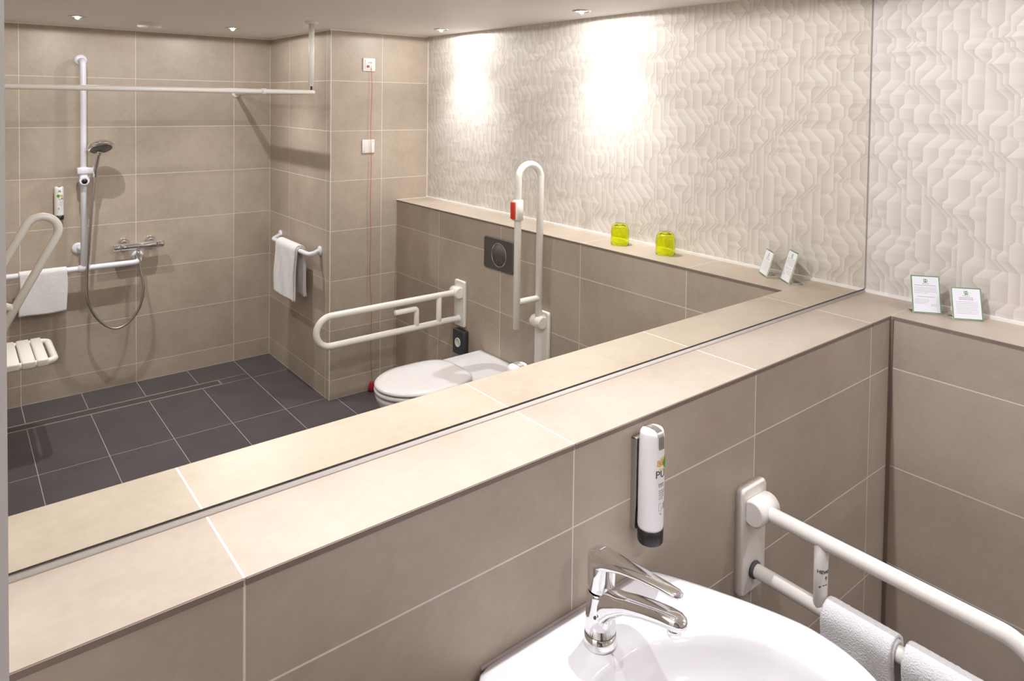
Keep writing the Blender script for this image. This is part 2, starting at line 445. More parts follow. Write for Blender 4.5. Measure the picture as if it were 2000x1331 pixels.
# ------------------------------------------------------------------ mirror
mir = thing('mirror', 'large frameless wall mirror standing above the tiled front ledge', 'mirror', (0.7, 0, H+0.012))
mx0, mx1, mz0, mz1, e = XL+0.004, 1.8895, H+0.0100, ZC-0.002, 0.0022
mb = MB(); slab(mb, mx0, mx1, 0.0005, 0.0055, mz0, mz1)
part(mb, 'glass_edge', M['mirror_edge'], mir)
mb = MB(); mb.face(mb.verts([(mx0+e, 0, mz0+e), (mx1-e, 0, mz0+e), (mx1-e, 0, mz1-e), (mx0+e, 0, mz1-e)]))
mb.face(mb.verts([(mx0+e, 0.0004, mz0+e), (mx0+e, 0.0004, mz1-e), (mx1-e, 0.0004, mz1-e), (mx1-e, 0.0004, mz0+e)]))
part(mb, 'mirror_glass', M['mirror'], mir)
mb = MB(); mb.prism([(-0.0042, H), (-0.0028, H+0.002), (-0.0008, H+0.0060), (0.003, H+0.0092), (0.005, H)], 'x', XL, XW-0.004, True)
part(mb, 'base_sealant', M['seal'], mir)
mb = MB(); slab(mb, mx1, XW-0.001, -0.0005, 0.0055, H+0.006, ZC-0.002)
part(mb, 'side_sealant', M['seal_grey'], mir)

# ------------------------------------------------------------------ recessed downlights
def downlight(x, y, label, wide=LAMP_WIDE, core=LAMP_CORE):
    t = thing('ceiling_spotlight', label, 'spotlight', V(x, y, ZC), 'recessed ceiling spotlights')
    o = V(x, y, ZC)
    mb = MB(); mb.lathe([(0.030, -0.001), (0.033, -0.005), (0.040, -0.006), (0.043, -0.0035), (0.044, 0.0)], o, cap0=False, cap1=False, seg=32)
    part(mb, 'trim_ring', M['steel'], t)
    mb = MB(); mb.lathe([(0.030, -0.001), (0.024, -0.002), (0.012, -0.0025), (0.001, -0.0025)], o, seg=28, cap0=False)
    part(mb, 'lamp_lens', M['lens'], t)
    for w, size, blend in ((wide, 178, 0.06), (core, 104, 1.0)):
        ld = bpy.data.lights.new('lamp', 'SPOT'); ld.energy = w; ld.color = LAMP_COL
        ld.spot_size = R(size); ld.spot_blend = blend; ld.shadow_soft_size = 0.009
        lo = bpy.data.objects.new('lamp', ld); COL.objects.link(lo); lo.parent = t; lo.location = (0, 0, -0.0050)
    return t
downlight(0.012, 3.25, 'recessed spotlight in the ceiling above the shower seat, leftmost in the mirror', 12.5, 62)
downlight(0.792, 3.255, 'recessed spotlight in the shower ceiling between smoke detector and curtain post', 14, 52)
downlight(1.690, 2.385, 'recessed spotlight close to where wallpaper meets the tiled back wall')
downlight(1.685, 1.205, 'recessed spotlight above the brightest patch of wallpaper, nearest in the mirror')
downlight(0.79, 0.135, 'recessed spotlight in the ceiling above the mirror ledge, over the washbasin side', 34, 10)
downlight(0.012, 0.135, 'recessed spotlight in the ceiling above the mirror ledge, nearer the door', 32, 10)
downlight(0.35, 1.60, 'added unseen fill spotlight in the middle of the ceiling behind the camera', 24, 20)  # out-of-view fill lamp, added to raise the ambient light in the room

# smoke detector
sd = thing('smoke_detector', 'round white smoke detector on the ceiling above the shower', 'smoke detector', V(0.365, 3.33, ZC))
mb = MB(); mb.lathe([(0.070, 0), (0.070, -0.006), (0.062, -0.010), (0.060, -0.022), (0.050, -0.027), (0.001, -0.028)], V(0.365, 3.33, ZC), cap0=False)
part(mb, 'detector_body', M['switch'], sd)
mb = MB(); mb.lathe([(0.074, 0), (0.074, -0.004), (0.068, -0.0045)], V(0.365, 3.33, ZC), cap0=False)
part(mb, 'mounting_ring', M['switch'], sd)

# ------------------------------------------------------------------ washbasin
SZ = 0.858; SX = 0.36
half_o = [(0, -0.1815), (0.10, -0.1815), (0.185, -0.182), (0.213, -0.192), (0.245, -0.25), (0.282, -0.34), (0.312, -0.43), (0.323, -0.49), (0.317, -0.56), (0.294, -0.62), (0.24, -0.69), (0.13, -0.745), (0, -0.758)]
half_i = [(0, -0.303), (0.09, -0.316), (0.187, -0.375), (0.236, -0.447), (0.249, -0.54), (0.228, -0.615), (0.15, -0.68), (0, -0.702)]
def mirror_half(h): return [(SX+x, y) for x, y in h] + [(SX-x, y) for x, y in reversed(h[1:-1])]
NS = 96
outer = smooth_closed(mirror_half(half_o), NS); inner = smooth_closed(mirror_half(half_i), NS)
co = Vector((SX, -0.47)); ci = Vector((SX, -0.50))
def ring(src, c, s, z, dy=0): return [Vector((c.x+(p.x-c.x)*s, min(-D-0.0005, c.y+(p.y-c.y)*s+dy), z)) for p in src]
def mix(f, z): return [Vector((o.x+(i.x-o.x)*f, min(-D-0.0005, o.y+(i.y-o.y)*f), z)) for o, i in zip(outer, inner)]
sink = thing('washbasin', 'white ceramic washbasin with wide curved rim, mounted below the ledge', 'washbasin', (SX, -0.47, SZ))
rings = [ring(outer, co, 0.55, SZ-0.165), ring(outer, co, 0.80, SZ-0.13), ring(outer, co, 0.94, SZ-0.07), ring(outer, co, 0.985, SZ-0.030),
         ring(outer, co, 1.0, SZ-0.014), ring(outer, co, 0.998, SZ-0.005), ring(outer, co, 0.988, SZ), mix(0.12, SZ+0.0012), mix(0.30, SZ-0.0005),
         mix(0.72, SZ-0.003), mix(0.90, SZ-0.0045), mix(0.97, SZ-0.0075), ring(inner, ci, 0.985, SZ-0.014), ring(inner, ci, 0.955, SZ-0.032),
         ring(inner, ci, 0.90, SZ-0.060), ring(inner, ci, 0.80, SZ-0.088), ring(inner, ci, 0.62, SZ-0.108), ring(inner, ci, 0.36, SZ-0.118), ring(inner, ci, 0.10, SZ-0.122)]
mb = MB(); mb.loft(rings)
part(mb, 'basin', M['ceramic'], sink)
mb = MB(); mb.lathe([(0.032, 0), (0.030, 0.004), (0.018, 0.005), (0.017, 0.002), (0.001, 0.003)], (SX, -0.50, SZ-0.1215))
part(mb, 'drain_plug', M['chrome'], sink)
mb = MB(); mb.prism([(-D+0.0005, SZ-0.004), (-D+0.0005, SZ+0.0025), (-D-0.004, SZ+0.001), (-D-0.006, SZ-0.003)], 'x', SX-0.20, SX+0.20, True)
part(mb, 'back_sealant', M['seal_grey'], sink)

# tap: lathed body, swept spout and lever
FX, FY, FZ = SX, -0.262, SZ-0.003
tap = thing('basin_mixer_tap', 'chrome single lever mixer tap on the back of the washbasin', 'tap', (FX, FY, FZ))
mb = MB(); mb.lathe([(0.0295, 0), (0.0295, 0.004), (0.0285, 0.008), (0.0278, 0.022)], (FX, FY, FZ), seg=40, cap1=True)
part(mb, 'base_ring', M['chrome'], tap)
mb = MB(); mb.lathe([(0.0275, 0.0228), (0.0262, 0.055), (0.0250, 0.090), (0.0246, 0.094), (0.0235, 0.096)], (FX, FY, FZ), seg=40)
part(mb, 'tap_body', M['chrome'], tap)
def sweep(mb, secs, seg=28, pw=2.4):
    """secs: (y, z, half width, half height, tilt); superellipse sections across the y axis"""
    rings = []
    for y, z, w, h, tl in secs:
        r = []
        for k in range(seg):
            a = 2*math.pi*k/seg; cx, sz = math.cos(a), math.sin(a)
            px = w*math.copysign(abs(cx)**(2/pw), cx); pz = h*math.copysign(abs(sz)**(2/pw), sz)
            r.append(Vector((FX+px, FY-y-pz*math.sin(tl), FZ+z+pz*math.cos(tl))))
        rings.append(r)
    mb.loft(rings); return mb
mb = MB(); sweep(mb, [(-0.004, 0.058, 0.0225, 0.044, 0.0), (0.018, 0.073, 0.0225, 0.036, 0.10), (0.040, 0.0885, 0.0218, 0.0265, 0.26), (0.070, 0.1060, 0.0205, 0.0195, 0.32),
    (0.110, 0.1205, 0.0195, 0.0155, 0.27), (0.145, 0.1300, 0.0185, 0.0140, 0.17), (0.166, 0.1335, 0.0170, 0.0130, 0.06), (0.177, 0.1338, 0.0135, 0.0105, 0.0), (0.1825, 0.1335, 0.0080, 0.0065, 0.0), (0.1845, 0.1335, 0.002, 0.002, 0)])
part(mb, 'spout', M['chrome'], tap)
mb = MB(); mb.lathe([(0.0115, 0.014), (0.0115, -0.005), (0.0105, -0.007), (0.009, -0.0072)], (FX, FY-0.162, FZ+0.1175), seg=24)
a_o = part(mb, 'aerator', M['chrome'], tap)
mb = MB(); mb.lathe([(0.009, 0), (0.0085, -0.001), (0.001, -0.001)], (FX, FY-0.162, FZ+0.110), seg=20)
part(mb, 'outlet_mesh', M['black'], tap)
mb = MB(); mb.lathe([(0.0220, 0.098), (0.0240, 0.1005), (0.0246, 0.120), (0.0243, 0.146), (0.0225, 0.157), (0.017, 0.1635), (0.008, 0.166), (0.001, 0.1663)], (FX, FY, FZ), seg=40, cap0=False)
part(mb, 'lever_cap', M['chrome'], tap)
mb = MB(); sweep(mb, [(-0.022, 0.146, 0.0140, 0.0130, 0.0), (-0.012, 0.148, 0.0220, 0.0165, 0.0), (0.006, 0.1510, 0.0244, 0.0165, 0.05), (0.026, 0.1555, 0.0222, 0.0125, 0.14), (0.058, 0.1635, 0.0176, 0.0080, 0.20), (0.100, 0.1710, 0.0142, 0.0060, 0.15),
    (0.140, 0.1760, 0.0122, 0.0050, 0.08), (0.164, 0.1775, 0.0112, 0.0047, 0.02), (0.172, 0.1776, 0.0085, 0.0036, 0), (0.1755, 0.1775, 0.002, 0.001, 0)], pw=2.6)
part(mb, 'lever', M['chrome'], tap)
mb = MB(); mb.lathe([(0.0028, 0), (0.0028, 0.0012), (0.001, 0.0014)], (FX-0.0255, FY-0.010, FZ+0.060), axis='x', seg=14)
part(mb, 'marker_dot', M['print_dark'], tap)
mb = MB(); slab(mb, FX-0.004, FX+0.009, FY-0.0015, FY+0.0005, FZ+0.1668, FZ+0.1679)
part(mb, 'maker_mark', M['print_grey'], tap)

# ------------------------------------------------------------------ text helper (the built-in font, turned into a mesh)
def text_mesh(s, size, m, parent, mw_, name='lettering', ext=0.0001, align='CENTER', bold=0.0):
    cu = bpy.data.curves.new(name, 'FONT'); cu.body = s; cu.size = size; cu.align_x = align; cu.align_y = 'CENTER'
    cu.extrude = ext; cu.offset = bold; cu.resolution_u = 2
    tmp = bpy.data.objects.new(name, cu); COL.objects.link(tmp)
    dg = bpy.context.evaluated_depsgraph_get(); dg.update()
    me = bpy.data.meshes.new_from_object(tmp.evaluated_get(dg)); bpy.data.objects.remove(tmp)
    me.transform(mw_); me.materials.clear(); me.materials.append(m)
    o = bpy.data.objects.new(name, me); COL.objects.link(o); o.parent = parent
    return o
def wrap(me, r, cx):
    """bend a flat print (x across, z = depth) round a vertical cylinder of radius r"""
    for v in me.vertices:
        a = v.co.x/r; rr = r + v.co.z
        v.co = Vector((rr*math.sin(a), -rr*math.cos(a), v.co.y))

# ------------------------------------------------------------------ dispensers (tube of hand wash in a wall holder)
def dispenser(name, label, base, group, turn=0.0):
    """built facing -y with its wall at local y = 0; base = middle of holder on the wall"""
    t = thing(name, label, 'dispenser', base, group)
    r, yc = 0.0255, -0.0345
    TURN = Matrix.Translation((0, yc, 0)) @ Matrix.Rotation(turn, 4, 'Z')
    mb = MB(); slab(mb, -0.022, 0.022, -0.003, 0, -0.09, 0.09); slab(mb, -0.022, -0.0195, -0.013, -0.003, -0.09, 0.09); slab(mb, 0.0195, 0.022, -0.013, -0.003, -0.09, 0.09)
    mb.box((0, -0.006, 0.0885), (0.044, 0.012, 0.004), 0.001)
    part_local(mb, 'holder', M['steel'], t)
    mb = MB(); mb.box((0, -0.010, -0.076), (0.036, 0.020, 0.034), 0.002)
    part_local(mb, 'clip', M['black'], t)
    mb = MB()
    def ov(w, d, z): return [Vector((w*math.cos(2*math.pi*k/32), yc+d*math.sin(2*math.pi*k/32), z)) for k in range(32)]
    mb.loft([ov(r*.97, r*.97, -0.083), ov(r, r, -0.078), ov(r, r, 0.03), ov(r, r*0.97, 0.075), ov(r, r*0.92, 0.100), ov(r*.98, r*0.86, 0.107), ov(r*.92, r*0.76, 0.1115), ov(r*.70, r*0.52, 0.1145), ov(r*.3, r*0.2, 0.1155)])
    b = part_local(mb, 'bottle', M['tube'], t)
    mb = MB(); mb.loft([ov(r*.95, r*.95, -0.112), ov(r*1.0, r*1.0, -0.109), ov(r*1.01, r*1.01, -0.0835), ov(r*.97, r*.97, -0.083)])
    part_local(mb, 'cap', M['black'], b)
    mb = MB()                                                       # silver foil band folded over the top
    arc = [(-r*0.965-0.0009, 0.080), (-r*0.955-0.0008, 0.086), (-r*0.92-0.0010, 0.1005), (-r*0.86-0.0004, 0.1078), (-r*0.72, 0.1128), (-r*0.45, 0.1158), (0, 0.1170), (r*0.45, 0.1158), (r*0.75, 0.1125)]
    mb.loft([[Vector((x, yc+y, z)) for x in (-0.0075, 0.0075)] for y, z in arc], False, False, closed=False)
    part_local(mb, 'foil_band', M['steel'], b)
    # label print wrapped on the tube
    def prt(pieces, nm, m):
        mb = MB()
        for x, z, w, h in pieces: mb.box((x, z, 0.0003), (w, h, 0.0004))
        o = part_local(mb, nm, m, b); wrap(o.data, r, 0); o.data.transform(TURN)
        return o
    mb = MB()
    rg = random.Random(3)
    for k in range(16):
        a = rg.uniform(0, 6.28); q = rg.uniform(0, 0.0065); s = rg.uniform(0.003, 0.0048)
        o_ = [(0.0065+q*math.cos(a)+s*math.cos(i*6.28/7), 0.052+q*1.25*math.sin(a)+s*math.sin(i*6.28/7)) for i in range(7)]
        mb.prism(o_, 'z', 0.0002+k*0.00003, 0.0006+k*0.00003)
    o = part_local(mb, 'leaf_print', M['leaf_green'], b); wrap(o.data, r, 0); o.data.transform(TURN)
    mb = MB()
    for k in range(12):
        a = k*0.55; q = 0.0105+0.002*math.sin(k*2.1); s = 0.0022
        mb.prism([(0.000+q*math.cos(a)+s*math.cos(i*6.28/5), 0.050+q*1.2*math.sin(a)+s*math.sin(i*6.28/5)) for i in range(5)], 'z', 0.0001, 0.0003)
    o = part_local(mb, 'sun_print', M['print_yellow'], b); wrap(o.data, r, 0); o.data.transform(TURN)
    for s, sz, x, z, m in (('BE', 0.017, -0.009, 0.053, M['print_orange']), ('PU', 0.021, -0.008, 0.031, M['print_dark'])):
        q = text_mesh(s, sz, m, b, Matrix.Translation((x, z, 0.0005)))
        wrap(q.data, r, 0); q.data.transform(TURN)
    lines = []
    for z, n, w in ((0.012, 3, 0.0042), (0.008, 3, 0.0042), (-0.001, 5, 0.0024), (-0.005, 6, 0.0020), (-0.009, 5, 0.0022), (-0.013, 6, 0.0018), (-0.017, 4, 0.0022)):
        for i in range(n): lines.append((-0.0115+i*(w+0.0008), z, w*random.uniform(.6, 1), 0.0016 if z < 0.005 else 0.0028))
    prt(lines, 'small_print', M['print_grey'])
    prt([(-0.012, -0.034, 0.0006, 0.014), (-0.0085, -0.041, 0.007, 0.0006), (-0.0085, -0.027, 0.007, 0.0006), (-0.005, -0.036, 0.0006, 0.010), (0.004, -0.034, 0.007, 0.012), (-0.008, -0.046, 0.006, 0.001), (-0.006, -0.049, 0.004, 0.001)], 'icon_print', M['print_grey'])
    return t
def part_local(mb, name, m, parent): return mb.build(name, m, parent)
dispenser('soap_dispenser', 'white soap tube with black cap in a holder under the front ledge, beside the tap', (0.547, -D, 1.053), 'wall soap dispensers', R(14))
d2 = dispenser('soap_dispenser', 'white soap tube on the shower wall left of the riser pipe', V(-0.010, YS, 1.172), 'wall soap dispensers')
d2.rotation_euler = (0, 0, math.pi)
d2.scale = (0.95, 1, 0.86)

# ------------------------------------------------------------------ folding support rails
RT = 0.0165
def rail_plate(mb, w=0.10, h=0.255, t=0.020):
    """wall plate facing +X of its own frame (X out of the wall, Y along it), top rounded"""
    o = rrect(w, h, 0.012, 4); o2 = rrect(w-0.008, h-0.008, 0.010, 4)
    mb.loft([[Vector((0, a, b)) for a, b in o], [Vector((t-0.006, a, b)) for a, b in o], [Vector((t, a, b)) for a, b in o2]])
    return mb
def support_rail(label, loc, rotz, length, angle=0.0, inner='post', zhinge=0.0, gap=0.150, cuff=False, text=None, group='white folding support rails', plate=(0.10, 0.255), plate_dz=-0.07, second=True):
    """X leads out of the wall; loc = hinge height on the wall. angle swings the rail up."""
    t = thing('support_rail', label, 'grab rail', loc, group); t.rotation_euler = (0, 0, rotz)
    mb = MB(); rail_plate(mb, *plate)
    for v in mb.bm.verts: v.co.z += plate_dz
    part_local(mb, 'wall_plate', M['nylon'], t)
    mb = MB(); mb.lathe([(0.026, -0.036), (0.030, -0.033), (0.0305, 0), (0.030, 0.033), (0.026, 0.036)], (0.036, 0, 0), axis='y', seg=28)
    mb.box((0.020, 0, 0), (0.034, 0.060, 0.052), 0.006)
    part_local(mb, 'hinge', M['nylon'], t)
    ax = Matrix.Translation((0.036, 0, 0)) @ Matrix.Rotation(-angle, 4, 'Y') @ Matrix.Translation((-0.036, 0, 0))
    L = length; g = gap
    mb = MB(); x_in = 0.030 if second else 0.070
    mb.tube([(0.050, 0, 0), (L, 0, 0), (L, 0, -g), (x_in if angle == 0 else 0.030, 0, -g)], RT, seg=18, bend=g/2-0.001, nb=12)
    mb.bm.transform(ax); tb = part_local(mb, 'rail_tube', M['nylon'], t)
    def local(mb, nm, m, p): mb.bm.transform(ax); return part_local(mb, nm, m, p)
    if angle == 0:
        mb = MB(); mb.lathe([(0.0185, 0.0), (0.0205, 0.003), (0.0195, 0.008), (0.0168, 0.009)], (0.020, 0, -g), axis='x', seg=24)
        part_local(mb, 'rubber_ring', M['print_dark'] if text else M['riser_white'], t)
    px = 0.185 if text else 0.150
    mb = MB(); mb.tube([(px, 0, -0.006), (px, 0, -g+0.006)], 0.0150, seg=18)
    post = local(mb, 'cross_post', M['nylon'], t)
    if text:
        for s, sz, dx, z, nm in ((text, 0.0105, 0.0, -0.062, 'lettering'), ('\u2191', 0.011, 0.007, -0.076, 'pictogram')):
            q = text_mesh(s, sz, M['print_dark'], post, Matrix.Translation((0, z, 0.0003)), nm, bold=0.0003)
            for v in q.data.vertices: v.co.x += dx
            wrap(q.data, 0.0151, 0); q.data.transform(Matrix.Rotation(R(TEXT_TURN), 4, 'Z')); q.data.transform(Matrix.Translation((px, 0, 0)))
        mb = MB()
        for x, z, w in ((-0.006, -0.0935, 0.004), (0.001, -0.0905, 0.004), (0.007, -0.0895, 0.004), (-0.0075, -0.0955, 0.003)):
            mb.box((x, z, 0.0003), (w, 0.0016, 0.0004))
        q = part_local(mb, 'small_print', M['print_dark'], post); wrap(q.data, 0.0151, 0); q.data.transform(Matrix.Rotation(R(TEXT_TURN), 4, 'Z')); q.data.transform(Matrix.Translation((px, 0, 0)))
    if inner == 'holder':
        mb = MB(); mb.tube([(0.415, 0, -0.048), (0.288, 0, -0.048), (0.288, 0, -g+0.004)], 0.0140, seg=16, bend=0.012, nb=5)
        part_local(mb, 'roll_holder', M['nylon'], t)
    return t, ax
TEXT_TURN = 48
support_rail('white folding support rail beside the washbasin, towels over its lower tube', (0.938, -D, 0.862), -math.pi/2, 0.598, text='HEWI', plate_dz=-0.075)
support_rail('white folding support rail lowered beside the toilet, with a paper roll holder', V(XS, 2.125, 0.752), math.pi, 0.838, inner='holder', gap=0.148, plate_dz=-0.065)
# the raised one: modelled upright
t, ax = support_rail('white support rail folded straight up, carrying a red call button', V(XS, 1.425, 0.762), math.pi, 0.79, angle=R(90), gap=0.134, plate_dz=-0.10, plate=(0.10, 0.30))
mb = MB(); mb.lathe([(0.020, -0.048), (0.024, -0.046), (0.024, 0.046), (0.020, 0.048)], (0, 0, 0), seg=24); mb.box((0.010, 0, 0), (0.034, 0.036, 0.092), 0.006)
mb.bm.transform(Matrix.Translation((0.170, 0, 0.545)))
cuff = part_local(mb, 'button_cuff', M['nylon'], t); cuff['label'] = 'white cuff of the call button'
mb = MB(); mb.box((0.199, 0, 0.545), (0.010, 0.030, 0.078), 0.003)
part_local(mb, 'call_button', M['red'], cuff)['label'] = 'red call button'
support_rail('white folding support rail half raised at the left edge, before the shower seat', V(XL, 2.45, 0.879), 0.0, 0.53, angle=R(63), gap=0.119, plate_dz=-0.07)

# ------------------------------------------------------------------ towels
def towel(name, label, axis, c, along, r, drop_a, drop_b, thick, layers=1, seed=1, group='white terry hand towels', wav=0.004, flare=0.0):
    """a folded towel hung over a bar through c running along `axis`; it drops on both sides"""
    t = thing(name, label, 'towel', c, group); rg = random.Random(seed)
    ph = [rg.uniform(0, 6.28) for _ in range(6)]
    outw = Vector((-1, 0, 0)) if axis == 'y' else Vector((0, 1, 0)); al = Vector((0, 1, 0)) if axis == 'y' else Vector((1, 0, 0))
    for ly in range(layers):
        rin = r + 0.001 + ly*thick*1.05
        def profile(rad):
            p = []
            na = 26
            for k in range(na): p.append((rad + flare*(1-k/na)**1.5, -drop_a*(1-k/na)))
            for k in range(13): a = math.pi*k/12; p.append((rad*math.cos(a), rad*math.sin(a)))
            for k in range(1, na+1): p.append((-rad - flare*(k/na)**1.5, -drop_b*k/na))
            return p
        pi_, po = profile(rin), profile(rin+thick)
        n = 34; rings = []
        loopn = pi_ + po[::-1]
        for i in range(n+1):
            s = (i/n-0.5)*(along - 0.006*ly); rr = []
            edge = min(i, n-i)/n
            sq = 1.0 if edge > 0.03 else 0.80 + 0.2*edge/0.03
            for j, (a, b) in enumerate(loopn):
                k = j if j < len(pi_) else len(loopn)-1-j
                mid = (pi_[k][0]+po[k][0])/2, (pi_[k][1]+po[k][1])/2
                a2 = mid[0]+(a-mid[0])*sq; b2 = mid[1]+(b-mid[1])*sq
                f = min(1, max(0, -b2/0.06)); sg = 1 if a2 > 0 else -1
                a2 += f*(wav*math.sin(s*38+ph[0]+b2*14) + 0.5*wav*math.sin(s*85+ph[1]-b2*25))*sg*0.6 + rg.uniform(-1, 1)*0.0005
                b3 = b2 + rg.uniform(-1, 1)*0.0005 + (0.003*math.sin(s*30+ph[2]) if b2 < -0.03 else 0)
                rr.append(Vector(c) + outw*a2 + Vector((0, 0, b3)) + al*(s + 0.004*math.sin(b2*18+ph[3]) + rg.uniform(-1, 1)*0.0003))
            rings.append(rr)
        mb = MB(); vr = [mb.verts(q) for q in rings]; m = len(loopn); h = len(pi_)
        for a, b in zip(vr[:-1], vr[1:]):
            for i in range(m): mb.face([a[i], a[(i+1) % m], b[(i+1) % m], b[i]], True)
        for q in (vr[0], vr[-1]):
            for i in range(h-1): mb.face([q[i], q[i+1], q[m-2-i], q[m-1-i]], True)
        part(mb, 'cloth' if ly == 0 else 'outer_fold', M['towel'], t)
    return t
SRZ = 0.862-0.150
towel('hand_towel', 'white hand towel over the rail beside the washbasin, nearer the wall', 'y', (0.938, -0.4565, SRZ), 0.150, RT, 0.24, 0.22, 0.008, 2, 4)
towel('hand_towel', 'white hand towel over the rail beside the washbasin, nearer the camera', 'y', (0.938, -0.621, SRZ), 0.158, RT, 0.24, 0.22, 0.0085, 2, 9)

# ------------------------------------------------------------------ little acrylic sign holders on the ledge
def card(name, label, bl, br, hgt, lean, kind):
    bl, br = Vector((*bl, H)), Vector((*br, H)); ux = (br-bl); w = ux.length; ux.normalize()
    nrm = Vector((ux.y, -ux.x, 0)); nrm = nrm if nrm.x < 0 else -nrm            # faces the room
    t = thing(name, label, 'sign', (bl+br)/2, 'acrylic notices on the ledge')
    upv = (Vector((0, 0, 1))*math.cos(lean) - nrm*math.sin(lean)).normalized(); nf = ux.cross(upv)
    fr = Matrix((ux, upv, nf)).transposed().to_4x4()
    off = Matrix.Translation((0, 0, 0.0022))
    def bl_(mb, nm, m, p): mb.bm.transform(off @ fr); return part_local(mb, nm, m, p)
    mb = MB(); mb.box((0, hgt/2, -0.0012), (w, hgt, 0.0024), 0.0006, 1)
    bl_(mb, 'acrylic_front', M['acrylic'], t)
    mb = MB(); mb.box((0, 0.0, 0.0), (w, 0.050, 0.0022), 0.0006, 1)
    ft = Matrix((ux, -nrm, Vector((0, 0, 1)))).transposed().to_4x4()
    mb.bm.transform(Matrix.Translation(-nrm*0.028 + Vector((0, 0, 0.0013))) @ ft); part_local(mb, 'acrylic_foot', M['acrylic'], t)
    e = 0.0022
    mb = MB(); mb.box((0, hgt/2, 0.0003), (w-0.002, hgt-0.002, 0.0003))
    ink = bl_(mb, 'green_border', M['print_green'], t)
    mb = MB(); mb.box((0, hgt/2, 0.0006), (w-2*e-0.002, hgt-2*e-0.002, 0.0003))
    pp = bl_(mb, 'paper', M['paper'], t)
    def at(mb, nm, m): mb.bm.transform(off @ fr); return part_local(mb, nm, m, pp)
    mb = MB(); ly = hgt-0.0155; mb.prism(rrect(0.0105, 0.0105, 0.0022, 4), 'z', 0, 0.0002)
    for v in mb.bm.verts: v.co += Vector((0, ly, 0.0009))
    at(mb, 'emblem', M['print_green'])
    text_mesh('H', 0.0115, M['paper'], pp, off @ fr @ Matrix.Translation((0, ly, 0.0012)) @ Matrix.Shear('XY', 4, (0.25, 0)) if False else off @ fr @ Matrix.Translation((0, ly, 0.0012)) @ Matrix(((1, 0.2, 0, 0), (0, 1, 0, 0), (0, 0, 1, 0), (0, 0, 0, 1))), 'emblem_letter', bold=0.0002)
    text_mesh('Holiday Inn', 0.0042, M['print_green'], pp, off @ fr @ Matrix.Translation((0, ly-0.0085, 0.0009)), 'lettering')
    mb = MB(); rg = random.Random(int(hgt*1e4))
    def line(y, wd, hh, left=None):
        x = -wd/2 if left is None else left; end = x+wd
        while x < end-0.0015:
            q = min(rg.uniform(0.002, 0.006), end-x); mb.box((x+q/2, y, 0.0009), (q, hh, 0.0002)); x += q+0.0010
    if kind == 'tall':
        line(hgt-0.0295, 0.062, 0.0016)
        for k in range(5): line(hgt-0.036-k*0.0042, 0.064 if k < 4 else 0.040, 0.0009, -0.033)
        line(hgt-0.064, 0.050, 0.0016)
        for k in range(4): line(hgt-0.072-k*0.0042, 0.040 if k < 3 else 0.03, 0.0009, -0.033)
        for k in range(2): line(hgt-0.086-k*0.004, 0.016, 0.0009, 0.012)
    else:
        line(hgt-0.0300, 0.040, 0.0020); line(hgt-0.0345, 0.040, 0.0020)
        for k in range(8): line(hgt-0.042-k*0.0048, 0.060, 0.0009, -0.030)
    at(mb, 'body_text', M['print_grey'])['kind'] = 'stuff'
    return t
card('notice_stand', 'taller white notice with green border in an acrylic stand, nearer the mirror', (1.763, -0.208), (1.813, -0.272), 0.113, R(17), 'tall')
card('notice_stand', 'shorter white notice with green border in an acrylic stand, farther from the mirror', (1.788, -0.312), (1.840, -0.376), 0.094, R(17), 'short')

# upturned tumblers
def tumbler(label, x, y):
    t = thing('tumbler', label, 'glass', V(x, y, H), 'lime green upturned tumblers'); o = V(x, y, H)
    n = 48; rings = []
    def rg(r, z, fl=0.0): return [o + Vector(((r*(1+fl*math.cos(16*2*math.pi*k/n)))*math.cos(2*math.pi*k/n), (r*(1+fl*math.cos(16*2*math.pi*k/n)))*math.sin(2*math.pi*k/n), z)) for k in range(n)]
    out = [(0.0375, 0.0005, 0), (0.0400, 0.003, 0), (0.0402, 0.020, 0.014), (0.0405, 0.058, 0.016), (0.0395, 0.070, 0.012), (0.0365, 0.081, 0.006), (0.0315, 0.089, 0), (0.0265, 0.0930, 0), (0.0235, 0.0940, 0), (0.020, 0.0925, 0), (0.001, 0.092, 0)]
    inn = [(0.001, 0.084, 0), (0.024, 0.082, 0), (0.031, 0.076, 0), (0.0350, 0.064, 0), (0.0362, 0.020, 0), (0.0366, 0.0005, 0)]
    mb = MB(); mb.loft([rg(*q) for q in out] + [rg(*q) for q in inn], False, False)
    vr = mb.bm.verts[:] if False else None
    part(mb, 'glass_body', M['green_glass'], t)
    return t
tumbler('lime green upturned tumbler on the ledge, farther from the notices', 1.800, 1.055)
tumbler('lime green upturned tumbler on the ledge, nearer to the notices', 1.806, 0.800)

